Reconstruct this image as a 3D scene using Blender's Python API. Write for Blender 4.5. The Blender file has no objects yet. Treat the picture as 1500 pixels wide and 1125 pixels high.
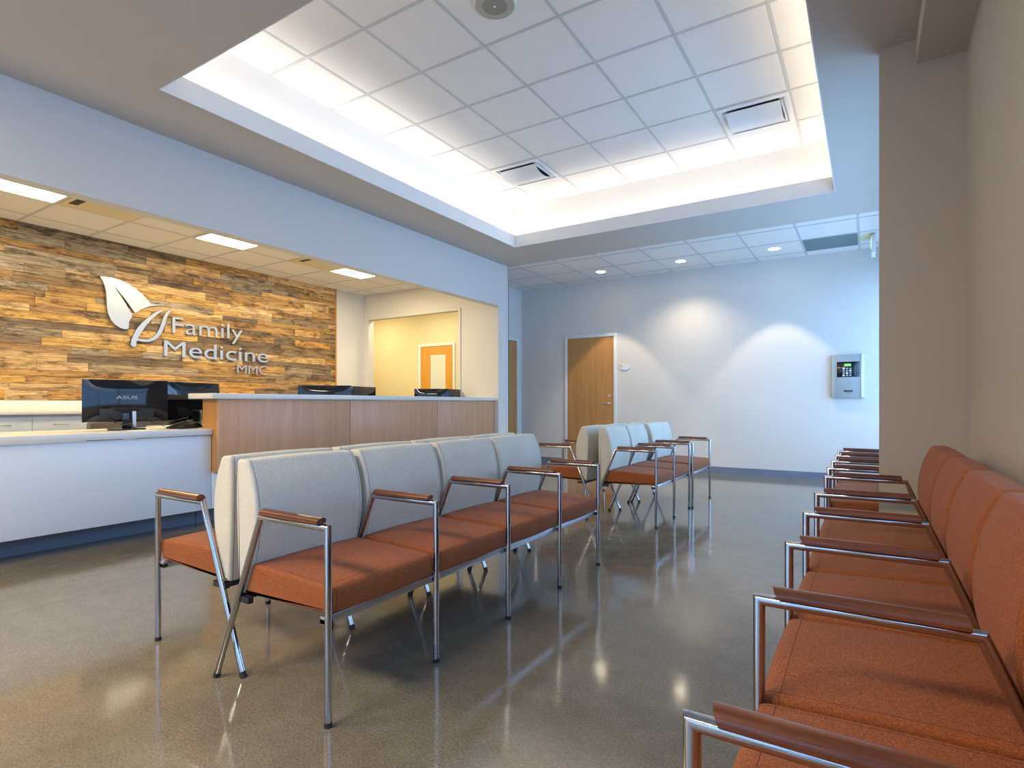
import bpy, bmesh, math, random
from mathutils import Vector, Matrix
random.seed(7)
scn = bpy.context.scene
COL = scn.collection
CAMH = 1.03
PI = math.pi

# ------------------------------------------------------------------ materials
def new_mat(name):
    m = bpy.data.materials.new(name); m.use_nodes = True
    nt = m.node_tree; b = nt.nodes['Principled BSDF']
    return m, nt, b

def N(nt, kind, **kw):
    n = nt.nodes.new(kind)
    for k, v in kw.items():
        if k in n.inputs: n.inputs[k].default_value = v
        else: setattr(n, k, v)
    return n

def plain(name, col, rough=0.6, metal=0.0, noise=0.04, scale=6.0, bump=0.0, bscale=200.0, spec=0.5):
    m, nt, b = new_mat(name)
    tc = N(nt, 'ShaderNodeTexCoord')
    no = N(nt, 'ShaderNodeTexNoise', Scale=scale, Detail=4.0)
    nt.links.new(tc.outputs['Object'], no.inputs['Vector'])
    mx = N(nt, 'ShaderNodeMix', data_type='RGBA')
    mx.inputs[6].default_value = (*[max(0, c * (1 - noise)) for c in col], 1)
    mx.inputs[7].default_value = (*[min(1, c * (1 + noise)) for c in col], 1)
    nt.links.new(no.outputs['Fac'], mx.inputs[0])
    nt.links.new(mx.outputs[2], b.inputs['Base Color'])
    b.inputs['Roughness'].default_value = rough
    b.inputs['Metallic'].default_value = metal
    b.inputs['Specular IOR Level'].default_value = spec
    if bump:
        n2 = N(nt, 'ShaderNodeTexNoise', Scale=bscale, Detail=2.0)
        nt.links.new(tc.outputs['Object'], n2.inputs['Vector'])
        bp = N(nt, 'ShaderNodeBump', Strength=bump, Distance=0.002)
        nt.links.new(n2.outputs['Fac'], bp.inputs['Height'])
        nt.links.new(bp.outputs['Normal'], b.inputs['Normal'])
    return m

def fabric(name, c1, c2, c3, rough=0.85, fleck=0.5, bump=0.35):
    """woven cloth: two crossed stretched noises"""
    m, nt, b = new_mat(name)
    tc = N(nt, 'ShaderNodeTexCoord')
    outs = []
    for sc in ((190, 650, 650), (650, 130, 650)):
        mp = N(nt, 'ShaderNodeMapping'); mp.inputs['Scale'].default_value = sc
        nt.links.new(tc.outputs['Object'], mp.inputs['Vector'])
        no = N(nt, 'ShaderNodeTexNoise', Scale=1.0, Detail=2.0)
        nt.links.new(mp.outputs['Vector'], no.inputs['Vector'])
        outs.append(no.outputs['Fac'])
    mul = N(nt, 'ShaderNodeMath', operation='ADD')
    nt.links.new(outs[0], mul.inputs[0]); nt.links.new(outs[1], mul.inputs[1])
    half = N(nt, 'ShaderNodeMath', operation='MULTIPLY'); half.inputs[1].default_value = 0.5
    nt.links.new(mul.outputs[0], half.inputs[0])
    rp = N(nt, 'ShaderNodeValToRGB')
    e = rp.color_ramp.elements
    e[0].position = 0.37; e[0].color = (*c1, 1)
    e[1].position = 0.50; e[1].color = (*c2, 1)
    x = e.new(0.50 + 0.16 / max(fleck, .1) * 0.5); x.color = (*c3, 1)
    nt.links.new(half.outputs[0], rp.inputs['Fac'])
    big = N(nt, 'ShaderNodeTexNoise', Scale=5.0, Detail=3.0)
    nt.links.new(tc.outputs['Object'], big.inputs['Vector'])
    mr = N(nt, 'ShaderNodeMapRange'); mr.inputs['To Min'].default_value = 0.88; mr.inputs['To Max'].default_value = 1.12
    nt.links.new(big.outputs['Fac'], mr.inputs['Value'])
    hs = N(nt, 'ShaderNodeHueSaturation')
    nt.links.new(rp.outputs['Color'], hs.inputs['Color']); nt.links.new(mr.outputs['Result'], hs.inputs['Value'])
    nt.links.new(hs.outputs['Color'], b.inputs['Base Color'])
    b.inputs['Roughness'].default_value = rough
    b.inputs['Sheen Weight'].default_value = 0.06
    b.inputs['Sheen Roughness'].default_value = 0.4
    bp = N(nt, 'ShaderNodeBump', Strength=bump, Distance=0.001)
    nt.links.new(half.outputs[0], bp.inputs['Height']); nt.links.new(bp.outputs['Normal'], b.inputs['Normal'])
    return m

def wood(name, c1, c2, axis='X', scale=9.0, stretch=0.06, rough=0.35, coat=0.3, fine=1.0):
    """veneer: noise stretched along the grain axis"""
    m, nt, b = new_mat(name)
    tc = N(nt, 'ShaderNodeTexCoord')
    mp = N(nt, 'ShaderNodeMapping')
    s = [scale] * 3; s['XYZ'.index(axis)] = scale * stretch
    mp.inputs['Scale'].default_value = s
    nt.links.new(tc.outputs['Object'], mp.inputs['Vector'])
    no = N(nt, 'ShaderNodeTexNoise', Scale=1.0, Detail=6.0, Roughness=0.6, Distortion=0.6)
    nt.links.new(mp.outputs['Vector'], no.inputs['Vector'])
    n2 = N(nt, 'ShaderNodeTexNoise', Scale=8.0 * fine, Detail=3.0)
    nt.links.new(mp.outputs['Vector'], n2.inputs['Vector'])
    ad = N(nt, 'ShaderNodeMix', data_type='FLOAT'); ad.inputs[0].default_value = 0.35
    nt.links.new(no.outputs['Fac'], ad.inputs[2]); nt.links.new(n2.outputs['Fac'], ad.inputs[3])
    rp = N(nt, 'ShaderNodeValToRGB')
    rp.color_ramp.elements[0].position = 0.32; rp.color_ramp.elements[0].color = (*c1, 1)
    rp.color_ramp.elements[1].position = 0.68; rp.color_ramp.elements[1].color = (*c2, 1)
    nt.links.new(ad.outputs[0], rp.inputs['Fac'])
    nt.links.new(rp.outputs['Color'], b.inputs['Base Color'])
    b.inputs['Roughness'].default_value = rough
    b.inputs['Coat Weight'].default_value = coat
    b.inputs['Coat Roughness'].default_value = 0.15
    return m

def emit(name, col, strength):
    m, nt, b = new_mat(name)
    b.inputs['Base Color'].default_value = (*col, 1)
    b.inputs['Emission Color'].default_value = (*col, 1)
    b.inputs['Emission Strength'].default_value = strength
    tc = N(nt, 'ShaderNodeTexCoord'); no = N(nt, 'ShaderNodeTexNoise', Scale=3.0)
    nt.links.new(tc.outputs['Object'], no.inputs['Vector'])
    mr = N(nt, 'ShaderNodeMapRange'); mr.inputs['To Min'].default_value = 0.4; mr.inputs['To Max'].default_value = 0.5
    nt.links.new(no.outputs['Fac'], mr.inputs['Value']); nt.links.new(mr.outputs['Result'], b.inputs['Roughness'])
    return m

M = {}
M['paint'] = plain('wall_paint', (0.66, 0.64, 0.605), 0.75, noise=0.015, scale=2.0, bump=0.08, bscale=350)
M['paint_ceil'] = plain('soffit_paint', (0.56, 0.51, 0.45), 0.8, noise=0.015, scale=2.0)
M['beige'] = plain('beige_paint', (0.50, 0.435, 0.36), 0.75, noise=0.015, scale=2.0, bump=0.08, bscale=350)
M['cream'] = plain('cream_paint', (0.72, 0.63, 0.42), 0.75, noise=0.015, scale=2.0)
M['tile'] = plain('ceiling_tile_board', (0.79, 0.75, 0.70), 0.9, noise=0.03, scale=90, bump=0.15, bscale=160)
M['grid'] = plain('ceiling_grid_metal', (0.55, 0.54, 0.52), 0.5, noise=0.01)
M['base'] = plain('grey_vinyl_base', (0.16, 0.20, 0.27), 0.5, noise=0.05)
M['laminate'] = plain('white_laminate', (0.70, 0.76, 0.83), 0.35, noise=0.01)  # white, with some blue of the daylight tinted into the colour
M['quartz'] = plain('pale_quartz', (0.72, 0.71, 0.67), 0.25, noise=0.06, scale=120)
M['white'] = plain('white_enamel', (0.78, 0.77, 0.75), 0.4, noise=0.01)
M['offwhite'] = plain('offwhite_frame_paint', (0.70, 0.72, 0.74), 0.45, noise=0.01)
M['dark'] = plain('black_plastic', (0.012, 0.012, 0.014), 0.4, noise=0.1)
M['rubber'] = plain('black_rubber', (0.02, 0.02, 0.022), 0.7, noise=0.1)
M['gloss_black'] = plain('gloss_black_plastic', (0.006, 0.008, 0.012), 0.06, noise=0.1, spec=0.6)
M['chrome'] = plain('chrome_tube', (0.50, 0.51, 0.53), 0.10, metal=1.0, noise=0.03, scale=20)
M['steel'] = plain('brushed_steel', (0.62, 0.64, 0.68), 0.32, metal=1.0, noise=0.05, scale=40)
M['sign'] = plain('sign_aluminium', (0.42, 0.44, 0.47), 0.42, metal=0.6, noise=0.02, scale=10)
M['sign_edge'] = plain('sign_return', (0.25, 0.26, 0.28), 0.4, metal=0.5)
M['bracket'] = plain('dark_bracket', (0.035, 0.035, 0.04), 0.4, metal=0.4)
M['seam'] = plain('stitching', (0.17, 0.042, 0.014), 0.9)
M['seam_lin'] = plain('linen_stitching', (0.30, 0.27, 0.21), 0.9)
M['rust'] = fabric('rust_upholstery', (0.15, 0.035, 0.007), (0.270, 0.066, 0.012), (0.43, 0.140, 0.036))
M['linen'] = fabric('linen_upholstery', (0.46, 0.43, 0.35), (0.60, 0.565, 0.475), (0.70, 0.67, 0.585))
M['walnut'] = wood('walnut_arm', (0.060, 0.014, 0.004), (0.19, 0.050, 0.013), 'X', 60, 0.05, 0.28, 0.25)
M['maple_v'] = wood('maple_veneer_upright', (0.50, 0.265, 0.14), (0.62, 0.355, 0.20), 'Z', 16, 0.07, 0.45, 0.1)
M['door'] = wood('door_veneer', (0.42, 0.19, 0.055), (0.56, 0.28, 0.09), 'Z', 12, 0.06, 0.4, 0.2)
M['door_amber'] = wood('amber_door_veneer', (0.55, 0.24, 0.03), (0.70, 0.34, 0.05), 'Z', 12, 0.06, 0.4, 0.2)
M['lightpanel'] = emit('lit_diffuser', (1.0, 0.86, 0.55), 14.0)
M['lampglow'] = emit('downlight_lens', (1.0, 0.85, 0.58), 22.0)
M['greenglow'] = emit('green_exit_panel', (0.45, 0.95, 0.30), 1.2)
M['lcd'] = emit('green_display', (0.18, 0.60, 0.12), 0.6)
M['grey_panel'] = plain('grey_return_panel', (0.16, 0.22, 0.22), 0.6)
M['speaker_ring'] = plain('speaker_grille_paint', (0.42, 0.40, 0.33), 0.5)
M['panelbox'] = plain('panel_box_paint', (0.33, 0.36, 0.35), 0.4)
M['panelrib'] = plain('panel_box_rib', (0.52, 0.50, 0.42), 0.4)
M['paper'] = plain('paper', (0.8, 0.8, 0.78), 0.8)
M['chairgrey'] = fabric('grey_office_cloth', (0.10, 0.085, 0.07), (0.16, 0.135, 0.11), (0.22, 0.19, 0.16))

# frosted lite of the hall door
m, nt, b = new_mat('frosted_glass'); b.inputs['Base Color'].default_value = (0.85, 0.86, 0.80, 1)
b.inputs['Roughness'].default_value = 0.35; b.inputs['Transmission Weight'].default_value = 0.25
tc = N(nt, 'ShaderNodeTexCoord'); no = N(nt, 'ShaderNodeTexNoise', Scale=60.0)
nt.links.new(tc.outputs['Object'], no.inputs['Vector'])
bp = N(nt, 'ShaderNodeBump', Strength=0.1); nt.links.new(no.outputs['Fac'], bp.inputs['Height']); nt.links.new(bp.outputs['Normal'], b.inputs['Normal'])
M['frost'] = m
# window glass
m = bpy.data.materials.new('window_glass'); m.use_nodes = True; nt = m.node_tree
nt.nodes.remove(nt.nodes['Principled BSDF'])
tr = N(nt, 'ShaderNodeBsdfTransparent'); tr.inputs[0].default_value = (0.93, 0.97, 1, 1)
gl = N(nt, 'ShaderNodeBsdfGlossy', Roughness=0.02); mx = N(nt, 'ShaderNodeMixShader'); mx.inputs[0].default_value = 0.06
nt.links.new(tr.outputs[0], mx.inputs[1]); nt.links.new(gl.outputs[0], mx.inputs[2])
nt.links.new(mx.outputs[0], nt.nodes['Material Output'].inputs['Surface'])
M['glass'] = m

# polished concrete
m, nt, b = new_mat('polished_concrete')
tc = N(nt, 'ShaderNodeTexCoord')
n1 = N(nt, 'ShaderNodeTexNoise', Scale=0.55, Detail=7.0, Roughness=0.62, Distortion=0.5)
n2 = N(nt, 'ShaderNodeTexNoise', Scale=9.0, Detail=9.0, Roughness=0.8)
n3 = N(nt, 'ShaderNodeTexNoise', Scale=140.0, Detail=2.0)
vo = N(nt, 'ShaderNodeTexVoronoi', Scale=75.0)
for n in (n1, n2, n3, vo): nt.links.new(tc.outputs['Object'], n.inputs['Vector'])
rp = N(nt, 'ShaderNodeValToRGB')
rp.color_ramp.elements[0].position = 0.35; rp.color_ramp.elements[0].color = (0.145, 0.122, 0.086, 1)
rp.color_ramp.elements[1].position = 0.65; rp.color_ramp.elements[1].color = (0.215, 0.188, 0.145, 1)
nt.links.new(n1.outputs['Fac'], rp.inputs['Fac'])
ml = N(nt, 'ShaderNodeMix', data_type='RGBA', blend_type='OVERLAY'); ml.inputs[0].default_value = 0.6
g2 = N(nt, 'ShaderNodeValToRGB'); g2.color_ramp.elements[0].position = 0.3; g2.color_ramp.elements[0].color = (.36, .36, .36, 1)
g2.color_ramp.elements[1].position = 0.7; g2.color_ramp.elements[1].color = (.64, .64, .64, 1)
nt.links.new(n2.outputs['Fac'], g2.inputs['Fac'])
nt.links.new(rp.outputs['Color'], ml.inputs[6]); nt.links.new(g2.outputs['Color'], ml.inputs[7])
# aggregate specks
sp = N(nt, 'ShaderNodeValToRGB'); sp.color_ramp.elements[0].position = 0.03; sp.color_ramp.elements[0].color = (1, 1, 1, 1)
sp.color_ramp.elements[1].position = 0.12; sp.color_ramp.elements[1].color = (0, 0, 0, 1)
nt.links.new(vo.outputs['Distance'], sp.inputs['Fac'])
sf = N(nt, 'ShaderNodeMath', operation='MULTIPLY'); sf.inputs[1].default_value = 0.35
nt.links.new(sp.outputs['Color'], sf.inputs[0])
m3 = N(nt, 'ShaderNodeMix', data_type='RGBA'); m3.inputs[7].default_value = (0.42, 0.40, 0.34, 1)
nt.links.new(sf.outputs[0], m3.inputs[0]); nt.links.new(ml.outputs[2], m3.inputs[6])
# fine grain
m4 = N(nt, 'ShaderNodeMix', data_type='RGBA', blend_type='OVERLAY'); m4.inputs[0].default_value = 0.7
nt.links.new(m3.outputs[2], m4.inputs[6]); nt.links.new(n3.outputs['Fac'], m4.inputs[7])
# saw cut joints
sx = N(nt, 'ShaderNodeSeparateXYZ'); nt.links.new(tc.outputs['Object'], sx.inputs[0])
def joint(out, pos, w=0.0025):
    a = N(nt, 'ShaderNodeMath', operation='SUBTRACT'); a.inputs[1].default_value = pos; nt.links.new(out, a.inputs[0])
    c = N(nt, 'ShaderNodeMath', operation='ABSOLUTE'); nt.links.new(a.outputs[0], c.inputs[0])
    d = N(nt, 'ShaderNodeMath', operation='LESS_THAN'); d.inputs[1].default_value = w; nt.links.new(c.outputs[0], d.inputs[0])
    return d.outputs[0]
js = [joint(sx.outputs['Y'], 3.89), joint(sx.outputs['Y'], 0.2), joint(sx.outputs['Y'], 7.6), joint(sx.outputs['X'], -3.55)]
acc = js[0]
for j in js[1:]:
    q = N(nt, 'ShaderNodeMath', operation='MAXIMUM'); nt.links.new(acc, q.inputs[0]); nt.links.new(j, q.inputs[1]); acc = q.outputs[0]
jf = N(nt, 'ShaderNodeMath', operation='MULTIPLY'); jf.inputs[1].default_value = 0.45; nt.links.new(acc, jf.inputs[0])
m5 = N(nt, 'ShaderNodeMix', data_type='RGBA'); m5.inputs[7].default_value = (0.05, 0.045, 0.035, 1)
nt.links.new(jf.outputs[0], m5.inputs[0]); nt.links.new(m4.outputs[2], m5.inputs[6])
nt.links.new(m5.outputs[2], b.inputs['Base Color'])
rr = N(nt, 'ShaderNodeMapRange'); rr.inputs['To Min'].default_value = 0.05; rr.inputs['To Max'].default_value = 0.14
nt.links.new(n2.outputs['Fac'], rr.inputs['Value']); nt.links.new(rr.outputs['Result'], b.inputs['Roughness'])
b.inputs['IOR'].default_value = 1.6
bp = N(nt, 'ShaderNodeBump', Strength=0.012, Distance=0.01); nt.links.new(n2.outputs['Fac'], bp.inputs['Height']); nt.links.new(bp.outputs['Normal'], b.inputs['Normal'])
M['concrete'] = m

# reclaimed planks: tone per plank comes from a mesh attribute
m, nt, b = new_mat('reclaimed_planks')
at = N(nt, 'ShaderNodeAttribute'); at.attribute_name = 'tone'
tc = N(nt, 'ShaderNodeTexCoord')
mp = N(nt, 'ShaderNodeMapping'); mp.inputs['Scale'].default_value = (8, 3.2, 48)
off = N(nt, 'ShaderNodeVectorMath', operation='MULTIPLY_ADD'); off.inputs[1].default_value = (37, 53, 71)
nt.links.new(at.outputs['Color'], off.inputs[0]); nt.links.new(tc.outputs['Object'], off.inputs[2])
nt.links.new(off.outputs[0], mp.inputs['Vector'])
g1 = N(nt, 'ShaderNodeTexNoise', Scale=1.0, Detail=8.0, Roughness=0.68, Distortion=1.2)
nt.links.new(mp.outputs['Vector'], g1.inputs['Vector'])
mp2 = N(nt, 'ShaderNodeMapping'); mp2.inputs['Scale'].default_value = (3, 3.0, 9)
nt.links.new(off.outputs[0], mp2.inputs['Vector'])
g3 = N(nt, 'ShaderNodeTexNoise', Scale=1.0, Detail=5.0, Roughness=0.75)
nt.links.new(mp2.outputs['Vector'], g3.inputs['Vector'])
r1 = N(nt, 'ShaderNodeValToRGB'); r1.color_ramp.elements[0].position = 0.38; r1.color_ramp.elements[0].color = (0.34, 0.27, 0.19, 1)
r1.color_ramp.elements[1].position = 0.60; r1.color_ramp.elements[1].color = (1.12, 1.12, 1.12, 1)
nt.links.new(g1.outputs['Fac'], r1.inputs['Fac'])
mu = N(nt, 'ShaderNodeMix', data_type='RGBA', blend_type='MULTIPLY'); mu.inputs[0].default_value = 0.9
nt.links.new(at.outputs['Color'], mu.inputs[6]); nt.links.new(r1.outputs['Color'], mu.inputs[7])
r2 = N(nt, 'ShaderNodeValToRGB'); r2.color_ramp.elements[0].position = 0.36; r2.color_ramp.elements[0].color = (0.12, 0.08, 0.05, 1)
r2.color_ramp.elements[1].position = 0.50; r2.color_ramp.elements[1].color = (1, 1, 1, 1)
nt.links.new(g3.outputs['Fac'], r2.inputs['Fac'])
mu2 = N(nt, 'ShaderNodeMix', data_type='RGBA', blend_type='MULTIPLY'); mu2.inputs[0].default_value = 0.85
nt.links.new(mu.outputs[2], mu2.inputs[6]); nt.links.new(r2.outputs['Color'], mu2.inputs[7])
nt.links.new(mu2.outputs[2], b.inputs['Base Color']); b.inputs['Roughness'].default_value = 0.7
bp = N(nt, 'ShaderNodeBump', Strength=0.4, Distance=0.004); nt.links.new(g1.outputs['Fac'], bp.inputs['Height']); nt.links.new(bp.outputs['Normal'], b.inputs['Normal'])
M['planks'] = m

# ------------------------------------------------------------------ mesh helpers
class MB:
    def __init__(s): s.v = []; s.f = []; s.mi = []; s.mats = []
    def mat(s, m):
        m = M[m] if isinstance(m, str) else m
        if m not in s.mats: s.mats.append(m)
        return s.mats.index(m)
    def add(s, vs, fs, m):
        o = len(s.v); i = s.mat(m); s.v += [tuple(v) for v in vs]
        for f in fs: s.f.append([o + k for k in f]); s.mi.append(i)
    def box(s, a, b, m, bev=0.0):
        if bev:
            bm = bmesh.new(); bmesh.ops.create_cube(bm, size=1)
            for v in bm.verts:
                v.co = Vector([(a[k] + b[k]) / 2 + v.co[k] * (b[k] - a[k]) for k in range(3)])
            bmesh.ops.bevel(bm, geom=bm.edges[:], offset=bev, segments=2, affect='EDGES', profile=0.5)
            s.bm(bm, m); return
        x0, y0, z0 = a; x1, y1, z1 = b
        s.add([(x0,y0,z0),(x1,y0,z0),(x1,y1,z0),(x0,y1,z0),(x0,y0,z1),(x1,y0,z1),(x1,y1,z1),(x0,y1,z1)],
              [(0,3,2,1),(4,5,6,7),(0,1,5,4),(1,2,6,5),(2,3,7,6),(3,0,4,7)], m)
    def bm(s, bm, m):
        bm.verts.ensure_lookup_table(); bm.verts.index_update()
        s.add([v.co for v in bm.verts], [[v.index for v in f.verts] for f in bm.faces], m); bm.free()
    def cyl(s, p, q, r, m, n=16, r2=None):
        s.tube([p, q], r, m, n, r2=r2)
    def tube(s, pts, r, m, n=14, r2=None):
        """mitred tube through pts, capped"""
        pts = [Vector(p) for p in pts]; vs = []; fs = []
        d0 = (pts[1] - pts[0]).normalized()
        up = Vector((0, 0, 1)) if abs(d0.z) < 0.9 else Vector((0, 1, 0))
        u = d0.cross(up).normalized(); w = u.cross(d0).normalized()
        ring = [u * math.cos(2*PI*k/n) * r + w * math.sin(2*PI*k/n) * r for k in range(n)]
        cur = [pts[0] + x for x in ring]; vs += cur
        for i in range(1, len(pts)):
            d = (pts[i] - pts[i-1]).normalized()
            if i < len(pts) - 1:
                nx = (pts[i+1] - pts[i]).normalized(); pn = (d + nx).normalized()
            else: pn = d
            new = []
            for c in cur:
                t = (pts[i] - c).dot(pn) / d.dot(pn); new.append(c + d * t)
            if r2 is not None and i == len(pts) - 1:
                new = [pts[i] + (c - pts[i]) * (r2 / r) for c in new]
            cur = new; vs += cur
        k = len(pts)
        for i in range(k - 1):
            for j in range(n):
                j2 = (j + 1) % n
                fs.append((i*n + j, i*n + j2, (i+1)*n + j2, (i+1)*n + j))
        fs.append(tuple(range(n))[::-1]); fs.append(tuple((k-1)*n + j for j in range(n)))
        s.add(vs, fs, m)
    def build(s, name, parent=None, loc=(0,0,0), rot=(0,0,0), smooth=True, angle=35):
        me = bpy.data.meshes.new(name); me.from_pydata(s.v, [], s.f)
        for m in s.mats: me.materials.append(m)
        me.polygons.foreach_set('material_index', s.mi)
        bm = bmesh.new(); bm.from_mesh(me); bmesh.ops.recalc_face_normals(bm, faces=bm.faces[:]); bm.to_mesh(me); bm.free()
        if smooth:
            me.polygons.foreach_set('use_smooth', [True] * len(me.polygons)); me.set_sharp_from_angle(angle=math.radians(angle))
        me.update()
        o = bpy.data.objects.new(name, me); COL.objects.link(o)
        o.location = loc; o.rotation_euler = rot
        if parent: o.parent = parent
        return o

def empty(name, loc=(0,0,0), rz=0.0, parent=None):
    o = bpy.data.objects.new(name, None); COL.objects.link(o); o.empty_display_size = 0.1
    o.location = loc; o.rotation_euler = (0, 0, rz)
    if parent: o.parent = parent
    return o
def tag(o, label, cat, group=None):
    o['label'] = label; o['category'] = cat
    if group: o['group'] = group
    return o
def struct(o, label=None):
    o['kind'] = 'structure'
    if label: o['label'] = label
    return o
def copy_tree(o, parent=None):
    c = o.copy(); COL.objects.link(c)
    if parent: c.parent = parent
    for ch in [x for x in list(o.children)]: copy_tree(ch, c)
    return c
def boxobj(name, a, b, m, parent=None, bev=0.0):
    q = MB(); q.box(a, b, m, bev); return q.build(name, parent)
def poly_prism(outline, x0, x1, m_face, m_side):
    """outline in (y, z), extruded along x from x0 (back) to x1 (front)"""
    q = MB(); n = len(outline)
    bm = bmesh.new()
    vs = [bm.verts.new((x1, y, z)) for y, z in outline]; f = bm.faces.new(vs); f.normal_update()
    bmesh.ops.triangulate(bm, faces=[f], ngon_method='EAR_CLIP')
    q.bm(bm, m_face)
    sv = [(x0, y, z) for y, z in outline] + [(x1, y, z) for y, z in outline]
    q.add(sv, [(i, (i+1) % n, n + (i+1) % n, n + i) for i in range(n)], m_side)
    return q

# ------------------------------------------------------------------ seating
def round_poly(pts, rads, seg=4):
    out = []; n = len(pts)
    for i in range(n):
        p = Vector(pts[i]); a = Vector(pts[i-1]); b = Vector(pts[(i+1) % n]); r = rads[i]
        if r <= 0: out.append((p.x, p.y)); continue
        p0 = p + (a - p).normalized() * r; p1 = p + (b - p).normalized() * r
        for k in range(seg + 1):
            t = k / seg
            q = p0 * (1-t)**2 + p * 2*t*(1-t) + p1 * t*t
            out.append((q.x, q.y))
    return out
def pnormals(P):
    n = len(P); res = []
    area = sum(P[i][0]*P[(i+1)%n][1] - P[(i+1)%n][0]*P[i][1] for i in range(n))
    sg = 1 if area > 0 else -1
    for i in range(n):
        a = Vector(P[i-1]); b = Vector(P[(i+1)%n]); d = (b - a).normalized()
        res.append(Vector((d.y, -d.x)) * sg)
    return res
def padded(P, y0, y1, r, fab, seam, puff=0.005, seam_in=0.026, long_seam=None):
    Q = MB(); nrm = pnormals(P); n = len(P); w = y1 - y0
    sl = []
    for k in range(6):
        a = PI/2 * k / 5; sl.append((r * (1 - math.cos(a)), r * (1 - math.sin(a))))
    sl = [(y, i) for y, i in sl] + [(seam_in - .0014, 0), (seam_in, .002), (seam_in + .0014, 0)]
    mid = [(seam_in + (w/2 - seam_in) * t, -puff * math.sin(PI/2 * t)) for t in (0.25, 0.5, 0.75)]
    sl = sl + mid + [(w/2, -puff)]
    full = sl + [(w - y, i) for y, i in sl[-2::-1]]
    vs = []
    for y, ins in full:
        for (p, nn) in zip(P, nrm): vs.append((p[0] - nn.x*ins, y0 + y, p[1] - nn.y*ins))
    ns = len(full); seamidx = {6, 7, ns - 8, ns - 9}
    f1, f2 = [], []
    for k in range(ns - 1):
        for j in range(n):
            q = (k*n + j, k*n + (j+1) % n, (k+1)*n + (j+1) % n, (k+1)*n + j)
            isseam = k in seamidx or (long_seam and j in long_seam)
            (f2 if isseam else f1).append(q)
    f1.append(tuple(range(n))[::-1]); f1.append(tuple((ns-1)*n + j for j in range(n)))
    o = len(Q.v); Q.add(vs, f1, fab); i = Q.mat(seam)
    for f in f2: Q.f.append([o + k for k in f]); Q.mi.append(i)
    return Q

SEAT = round_poly([(.004,.350), (-.002,.400), (.001,.436), (.0340,.4385), (.0347,.4375), (.0355,.4387), (.22,.447), (.425,.452), (.470,.338), (.24,.340)],
                  [.012, 0, .018, 0, 0, 0, 0, .010, .008, 0])
BACK = round_poly([(.476,.335), (.432,.430), (.406,.520), (.397,.590), (.402,.670), (.420,.750), (.456,.824), (.518,.826), (.524,.700), (.518,.520), (.508,.335)],
                  [.006, .03, .03, .03, .03, .03, .014, .014, .03, .03, .006])
_i = [k for k, p in enumerate(SEAT) if abs(p[0]-.034) < 1e-6 and abs(p[1]-.4385) < 1e-6][0]
SEAT_SEAM = {_i, _i + 1}
HAS_LONG = True

def leg_frame(parent, y):
    q = MB(); q.tube([(0,y,.008), (0,y,.633), (.352,y,.633), (.622,y,.010)], .0115, 'chrome', 16)
    fr = q.build('leg_frame', parent)
    a = MB(); prof = []
    for k in range(9):
        t = PI * k / 8; prof.append((.0185 * math.cos(t), .6490 + .0150 * math.sin(t)))
    prof = [(.0185, .643)] + prof + [(-.0185, .643)]
    n = len(prof); vs = []
    for s, lean in ((.036, -1), (.046, -.0), (.300, 0), (.338, 1)):
        for (yy, zz) in prof:
            sc = 1.0
            top = (zz - .643) / .025
            ss = s + (-.012 * top if lean == -1 else (-.006 * top if lean == 1 else 0))
            vs.append((ss, y + yy, zz))
    fs = []
    for k in range(3):
        for j in range(n): fs.append((k*n + j, k*n + (j+1) % n, (k+1)*n + (j+1) % n, (k+1)*n + j))
    fs.append(tuple(range(n))); fs.append(tuple(3*n + j for j in range(n))[::-1])
    a.add(vs, fs, 'walnut'); a.build('armrest', fr, angle=50)
    d = Vector((.352-.622, 0, .633-.010)).normalized()
    for p, e in (((0,y,0), (0,y,.016)), ((.6262,y,0.0), (.6262 + d.x*.02, y, .02))):
        c = MB(); c.cyl(p, e, .0128, 'rubber', 14); c.build('foot_cap', fr)
    return fr

def bench(name, loc, rz, widths, backmat, seam):
    root = empty(name, loc, rz)
    ys = [0]
    for w in widths: ys.append(ys[-1] + w)
    for y in ys: leg_frame(root, y)
    for i, w in enumerate(widths):
        g = .0135
        padded(SEAT, ys[i] + g, ys[i+1] - g, .014, 'rust', 'seam', puff=.005, seam_in=.019, long_seam=SEAT_SEAM).build('seat', root, angle=40)
        padded(BACK, ys[i] + g, ys[i+1] - g, .012, backmat, seam, puff=.004, seam_in=.0165).build('backrest', root, angle=40)
    W = ys[-1]
    q = MB(); q.box((.014, .0, .318), (.040, W, .346), 'steel', .002); q.build('front_rail', root)
    q = MB(); q.box((.470, .0, .312), (.500, W, .332), 'bracket', .002); q.build('rear_rail', root)
    for y in ys:
        q = MB(); yy = y
        a0, a1 = (yy-.006, yy+.006) if 0 < y < W else ((yy, yy+.02) if y == 0 else (yy-.02, yy))
        q.box((.425, a0, .310), (.505, a1, .332), 'bracket'); q.build('bracket', root)
        q = MB(); q.box((.0, a0, .322), (.042, a1, .336), 'bracket'); q.build('bracket', root)
    return root

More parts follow.
